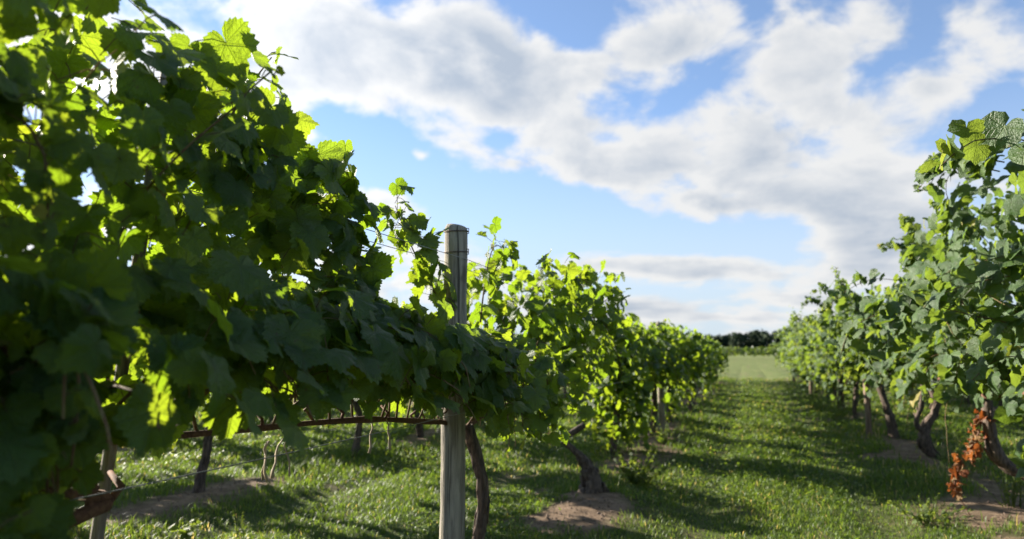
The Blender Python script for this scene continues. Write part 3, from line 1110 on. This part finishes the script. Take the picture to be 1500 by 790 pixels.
def far_shoot(F, rng):
    F.shoot((-.4, -.2, 1.95), (-.1, 0, 1), .75, None, .6, dens=2.6, step=.05)
    F.shoot((-.35, .3, 1.95), (-.4, 0, .9), .7, None, .7, dens=2.4, step=.05)


make_vine((1.95, 11.55, 0), 'grape vine with leaning trunk next to a thin post in the right row', 404, arms=(-.9, 1.1), zc=1.0,
          top=prof([(-1, 2.2), (1, 2.25)]), lean=(.75, .35), bulge=(.62, .4), fill=230, per_m=15, dens=1.35, leaf='vine_leaf_pale', r0=.06,
          trunk=[(.1, .05, -.06), (.0, .0, .4), (-.12, -.05, .9)], skirt=.15, sprouts=0, group=GR, extra=far_shoot)
make_vine((1.9, 13.8, 0), 'tall grape vine with one arching shoot right behind the thin right post', 405, arms=(-1.15, 1.1), zc=1.0,
          top=prof([(-1, 2.3), (1, 2.15)]), lean=(.75, .35), bulge=(.62, .4), fill=230, per_m=14, dens=1.35, leaf='vine_leaf_pale', skirt=.25, sprouts=2, group=GR, extra=far_shoot)

# --- the rest of the rows: five prototypes, copied
protos, tall_protos = [], []
for k in range(5):
    zt = (1.58, 1.68, 1.54, 1.70, 1.62)[k]
    p = make_vine((0, 0, 0), 'prototype', 500 + 7 * k, arms=(-.9, .9), zc=1.0,
                  top=lambda q, zt=zt, k=k: zt + .11 * math.sin(3.1 * q + k * 1.7) + .08 * math.sin(7 * q + k) - .26 * abs(q) ** 2.2, per_m=13, dens=1.1, T=LEAF_FAR,
                  size=.092, fill=135, bulge=(.46, .46), sprouts=(4, 2, 6, 3, 5)[k], skirt=(.6, .5, .65, .5, .6)[k], wood=False, wild=.09, arch=.5)
    protos.append((p, children(p)))
for k in range(4):
    zt = (2.15, 2.3, 2.05, 2.2)[k]
    p = make_vine((0, 0, 0), 'prototype', 600 + 7 * k, arms=(-.95, .95), zc=.98,
                  top=lambda q, zt=zt, k=k: zt + .14 * math.sin(3.3 * q + k * 1.9) + .10 * math.sin(8 * q + k) - .38 * abs(q) ** 2, per_m=14, dens=1.3, T=LEAF_FAR,
                  size=.09, fill=230, bulge=(.58, .5), sprouts=(7, 3, 8, 5)[k], skirt=(.65, .5, .7, .55)[k], wood=False, wild=.16, arch=.45, leaf='vine_leaf_pale', r0=.06)
    tall_protos.append((p, children(p)))
rng = np.random.default_rng(77)
used = set()


def put_vine(P, k, loc, label, group):
    rz = math.pi if rng.random() < .5 else 0.0
    sc = (rng.uniform(.95, 1.1), rng.uniform(.98, 1.08), rng.uniform(.93, 1.06))
    p, kids = P[k]
    if p.name not in used:
        used.add(p.name)
        p.location, p.rotation_euler, p.scale = loc, (0, 0, rz), sc
        return tag(p, label, 'grape vine', group)
    return copy_vine(p, kids, loc, rz, sc, label, group)


def row(X, ys, wording, group, P=protos):
    order = []
    while len(order) < len(ys):
        order += list(rng.permutation(len(P)))
    for i_, Y in enumerate(ys):
        xx = X + rng.normal(0, .06)
        put_vine(P, int(order[i_]), (xx, Y, G(xx, Y)), wording.format(ORD[i_]), group)


row(-1.3, np.arange(14.8, 34, 2.15), 'grape vine, {} in line along the receding part of the left row', GL)
row(1.9, np.arange(16.0, 34, 2.15), 'grape vine, {} in line along the receding part of the right row', GR, tall_protos)
GB = 'vines of the rows behind'
row(-4.65, [2.9, 5.3, 7.4, 9.5, 11.6, 13.8, 16, 18.2, 20.4, 22.6, 24.8, 27, 29.2, 31.4], 'grape vine, {} from the front in the row behind the near left row', GB)
row(-7.9, [3.6, 5.8, 8.1, 10.2, 12.4, 14.6, 16.8, 19, 21.2, 23.4, 25.6, 27.8, 30], 'grape vine, {} from the front in the second row behind the near left row', GB)
row(-11.2, [6, 8.2, 10.4, 12.6, 14.8, 17, 19.2, 21.4, 23.6, 25.8, 28], 'grape vine, {} from the front in the third row behind the near left row', GB)
row(5.15, [8.5, 10.7, 12.9, 15.1, 17.3, 19.5, 21.7, 23.9, 26.1, 28.3], 'grape vine, {} from the front in the row behind the right row', GB, tall_protos)
row(8.4, [13, 15.2, 17.4, 19.6, 21.8, 24, 26.2, 28.4], 'grape vine, {} from the front in the second row behind the right row', GB, tall_protos)

# ------------------------------------------------------------------ posts, stake, wires
def make_post(loc, label, h, r, matname, seed, group, tilt=0.0, ties=()):
    rng = np.random.default_rng(seed)
    root = empty('wooden_post', loc)
    tag(root, label, 'post', group)
    b = MB()
    z = np.concatenate([np.linspace(-.25, h - .03, 22), [h - .016, h - .004, h]])
    rad = np.full(len(z), r) * np.linspace(1.06, .97, len(z)) * (1 + rng.normal(0, .006, len(z)))
    rad[-3:] *= (.97, .86, .55)
    b.tube(np.stack([tilt * z + rng.normal(0, .0015, len(z)), rng.normal(0, .0015, len(z)), z], -1), rad, 24, .007, rng)
    b.build('shaft', M[matname], root)
    for (zz) in ties:
        t = MB()
        a = np.linspace(0, 2 * np.pi, 25)
        t.tube(np.stack([tilt * zz + np.cos(a) * (r + .003), np.sin(a) * (r + .003), np.full(25, zz) + .006 * np.sin(a)], -1), .0022, 5)
        t.tube([(r * .9, .0, zz - .014), (r + .016, .0, zz - .012), (r + .016, .0, zz + .012), (r * .9, .0, zz + .014)], .0026, 5)
        t.build('wire_staple', M['rust'], root)
    return root


GP = 'posts of the vine trellis'
make_post((-1.305, 2.98, G(-1.305, 2.98)), 'thick weathered grey wooden post standing nearest, wires stapled to it', 1.86, .056, 'post', 1, GP, 0.004, (1.73, 1.83))
make_post((-1.27, 10.88, G(-1.27, 10.88)), 'second grey wooden post of the left row, bare foot among grass', 1.72, .05, 'post', 2, GP, 0, (1.6,))
make_post((-1.27, 18.9, G(-1.27, 18.9)), 'third wooden post of the left row, deep among leaves', 1.7, .05, 'post', 3, GP)
make_post((-1.27, 26.9, G(-1.27, 26.9)), 'farthest wooden post of the left row', 1.7, .05, 'post', 4, GP)
make_post((1.72, 11.75, G(1.72, 11.75)), 'thin grey brown post beside the leaning trunk in the right row', 1.9, .042, 'post_brown', 5, GP)
make_post((1.72, 21.5, G(1.72, 21.5)), 'brown post with sunlit foot farther down the right row', 1.9, .045, 'post_brown', 6, GP)
make_post((-4.65, 3.75, G(-4.65, 3.75)), 'brown wooden post in the row behind, low at the left edge', 1.6, .05, 'post_brown', 7, GP)
make_post((-4.65, 11, G(-4.65, 11)), 'wooden post in the row behind, beyond the near post', 1.65, .05, 'post', 8, GP)
st = MB()
zz = np.array([-.2, .4, .9, 1.4, 2.05, 2.06])
st.tube(np.stack([(zz - 2.05) * .075, (zz - 2.05) * .03, zz], -1), [.015, .015, .015, .0145, .014, .011], 8, .03, np.random.default_rng(3))
o = st.build('vine_stake', M['stake'], None, (-1.36, 1.29, 0))
tag(o, 'thin pale grey stake poking above the dark near leaves at upper left', 'stake')


def make_wire(pts, label, group='wires of the vine trellis', r=.0015):
    b = MB()
    P = []
    for a, c in zip(pts[:-1], pts[1:]):
        a, c = np.array(a), np.array(c)
        n = 10
        for k in range(n):
            t = k / n
            q = a * (1 - t) + c * t
            q[2] -= .02 * 4 * t * (1 - t)
            P.append(q)
    P.append(np.array(pts[-1]))
    org = np.array(pts[0], float)
    b.tube(np.array(P) - org, r, 6)
    return tag(b.build('trellis_wire', M['wire'], None, tuple(org)), label, 'wire', group)


make_wire([(-1.213, -1.5, 1.74), (-1.242, 2.98, 1.735), (-1.213, 10.88, 1.62), (-1.213, 34, 1.65)], 'upper steel wire on the lane side of the near post')
make_wire([(-1.33, -1.5, 1.74), (-1.362, 2.98, 1.73), (-1.33, 10.88, 1.62), (-1.33, 34, 1.65)], 'upper steel wire passing behind the near post')
make_wire([(-1.26, -1.5, 1.05), (-1.242, 2.98, 1.02), (-1.213, 10.88, 1.0), (-1.25, 34, 1.0)], 'low steel wire under the bare cordon of the near vine')
make_wire([(1.77, -1.5, 1.02), (1.77, 11.75, 1.02), (1.77, 34, 1.02)], 'low steel wire among the leaves of the right row')
make_wire([(1.77, -1.5, 1.75), (1.77, 11.75, 1.75), (1.77, 34, 1.75)], 'upper steel wire among the leaves of the right row')
make_wire([(-4.59, -1.5, 1.02), (-4.59, 11, 1.02), (-4.59, 34, 1.02)], 'low steel wire along the row behind the near left row')

# ------------------------------------------------------------------ dead stump on its mound
rng = np.random.default_rng(12)
root = empty('dead_stump', (-1.34, 6.05, G(-1.34, 6.05)))
tag(root, 'dead grey brown vine stump with crooked top on a bare soil mound', 'stump')


def RP(a, z, b=0.0):
    return (r_v[0] * a - r_v[1] * b, r_v[1] * a + r_v[0] * b, z)


b = MB()
p = gnarl(rng, smooth_path([RP(.01, -.06), RP(.015, .06), RP(.0, .18), RP(-.05, .29), RP(-.15, .37), RP(-.235, .43)], 22), .012)
rad = np.interp(np.linspace(0, 1, 22), [0, .15, .35, .55, .75, 1], [.115, .095, .062, .034, .024, .022])
b.tube(p, rad, 14, .16, rng)
for _ in range(46):
    k = rng.integers(0, 16)
    a = rng.uniform(0, 6.28)
    off = np.array([math.cos(a), math.sin(a), 0]) * rad[k]
    b.tube(p[k:k + 4] + off * rng.uniform(.9, 1.2, (4, 1)), rad[k] * rng.uniform(.10, .25), 4, .25, rng)
b.build('trunk', M['bark_grey'], root)
b = MB()
p = gnarl(rng, smooth_path([RP(-.245, .415), RP(-.20, .48), RP(-.11, .53), RP(-.04, .57)], 10), .008)
b.tube(p, np.linspace(.024, .026, 10), 10, .12, rng)
b.build('broken_limb', M['bark_grey'], root)

# ------------------------------------------------------------------ weeds
def make_weed(loc, label, seed, n, h, spread, leaf_l, per, group='tall weeds at the foot of the vines', straw=.2, rnd=(.2, .7), curl=.8):
    rng = np.random.default_rng(seed)
    root = empty('weed', (loc[0], loc[1], G(*loc)))
    tag(root, label, 'weed', group)
    w, f = MB(), MB()
    P, N_, T_, S_ = [], [], [], []
    for k in range(n):
        a = rng.uniform(0, 6.28)
        d0 = spread * .3 * rng.random()
        hh = h * rng.uniform(.5, 1.05)
        s0 = np.array([math.cos(a) * d0, math.sin(a) * d0, -.01])
        e = s0 + np.array([math.cos(a) * spread * rng.random(), math.sin(a) * spread * rng.random(), hh])
        pth = smooth_path([s0, (s0 + e) / 2 + np.array([0, 0, hh * .12]), e], 9)
        w.tube(pth, np.linspace(.003, .001, 9), 4)
        for _ in range(per):
            t = rng.uniform(.08, 1)
            q = np.array([np.interp(t, np.linspace(0, 1, 9), pth[:, c]) for c in range(3)])
            P.append(q)
            dv = rng.normal(0, 1, 3)
            dv[2] = abs(dv[2]) * .5 + .15
            T_.append(dv)
            N_.append(np.array([0, 0, 1.0]) + rng.normal(0, .5, 3))
            S_.append(leaf_l * rng.uniform(.5, 1.2) * (1.15 - .6 * t))
    w.build('stems', M['weed_leaf'], root)
    T = leaf_template(10, (1.0,), 0)
    T = dict(T)
    T['x'] = T['x'] * (.3 if per > 14 else .62)
    add_leaves(f, T, np.array(P), np.array(N_), np.array(T_), np.array(S_), rng, rng.uniform(*rnd, len(P)), curl)
    f.build('leaves', M['weed_leaf'], root)
    return root


make_weed((-3.32, 4.0), 'upright flowering weed spike standing alone in the grass at lower left', 1, 2, .32, .06, .022, 60)
make_weed((-3.75, 3.95), 'broad leafed low plant at the lower left beside the dark vine', 2, 7, .16, .12, .09, 3)
make_weed((-1.02, 6.75), 'small leafy weed bush just right of the dead stump', 3, 34, .38, .32, .045, 13)
make_weed((2.05, 6.9), 'feathery weed clump under the withered shoot in the right row', 4, 22, .5, .35, .035, 18)
make_weed((2.3, 6.1), 'tall thin stemmed weeds at the lower right corner', 5, 30, .62, .45, .04, 18)
make_weed((2.0, 8.2), 'pale dry weed stalks between the two near right trunks', 6, 14, .45, .3, .03, 16, rnd=(.6, 1))
make_weed((2.25, 8.9), 'thin seeding weeds beside the forked trunk', 7, 12, .42, .28, .03, 16, rnd=(.5, 1))
make_weed((1.6, 14.2), 'soft grassy weeds spilling from the right row into the lane', 8, 40, .5, .5, .04, 16)
make_weed((1.45, 16.6), 'grassy weeds farther down the right row edge', 9, 40, .5, .5, .04, 16)
make_weed((-1.1, 9.7), 'weeds around the foot of the second left post', 10, 18, .3, .3, .035, 14)
make_weed((1.25, 6.2), 'low leafy weeds at the lane edge near the lower right', 11, 22, .18, .4, .04, 10)
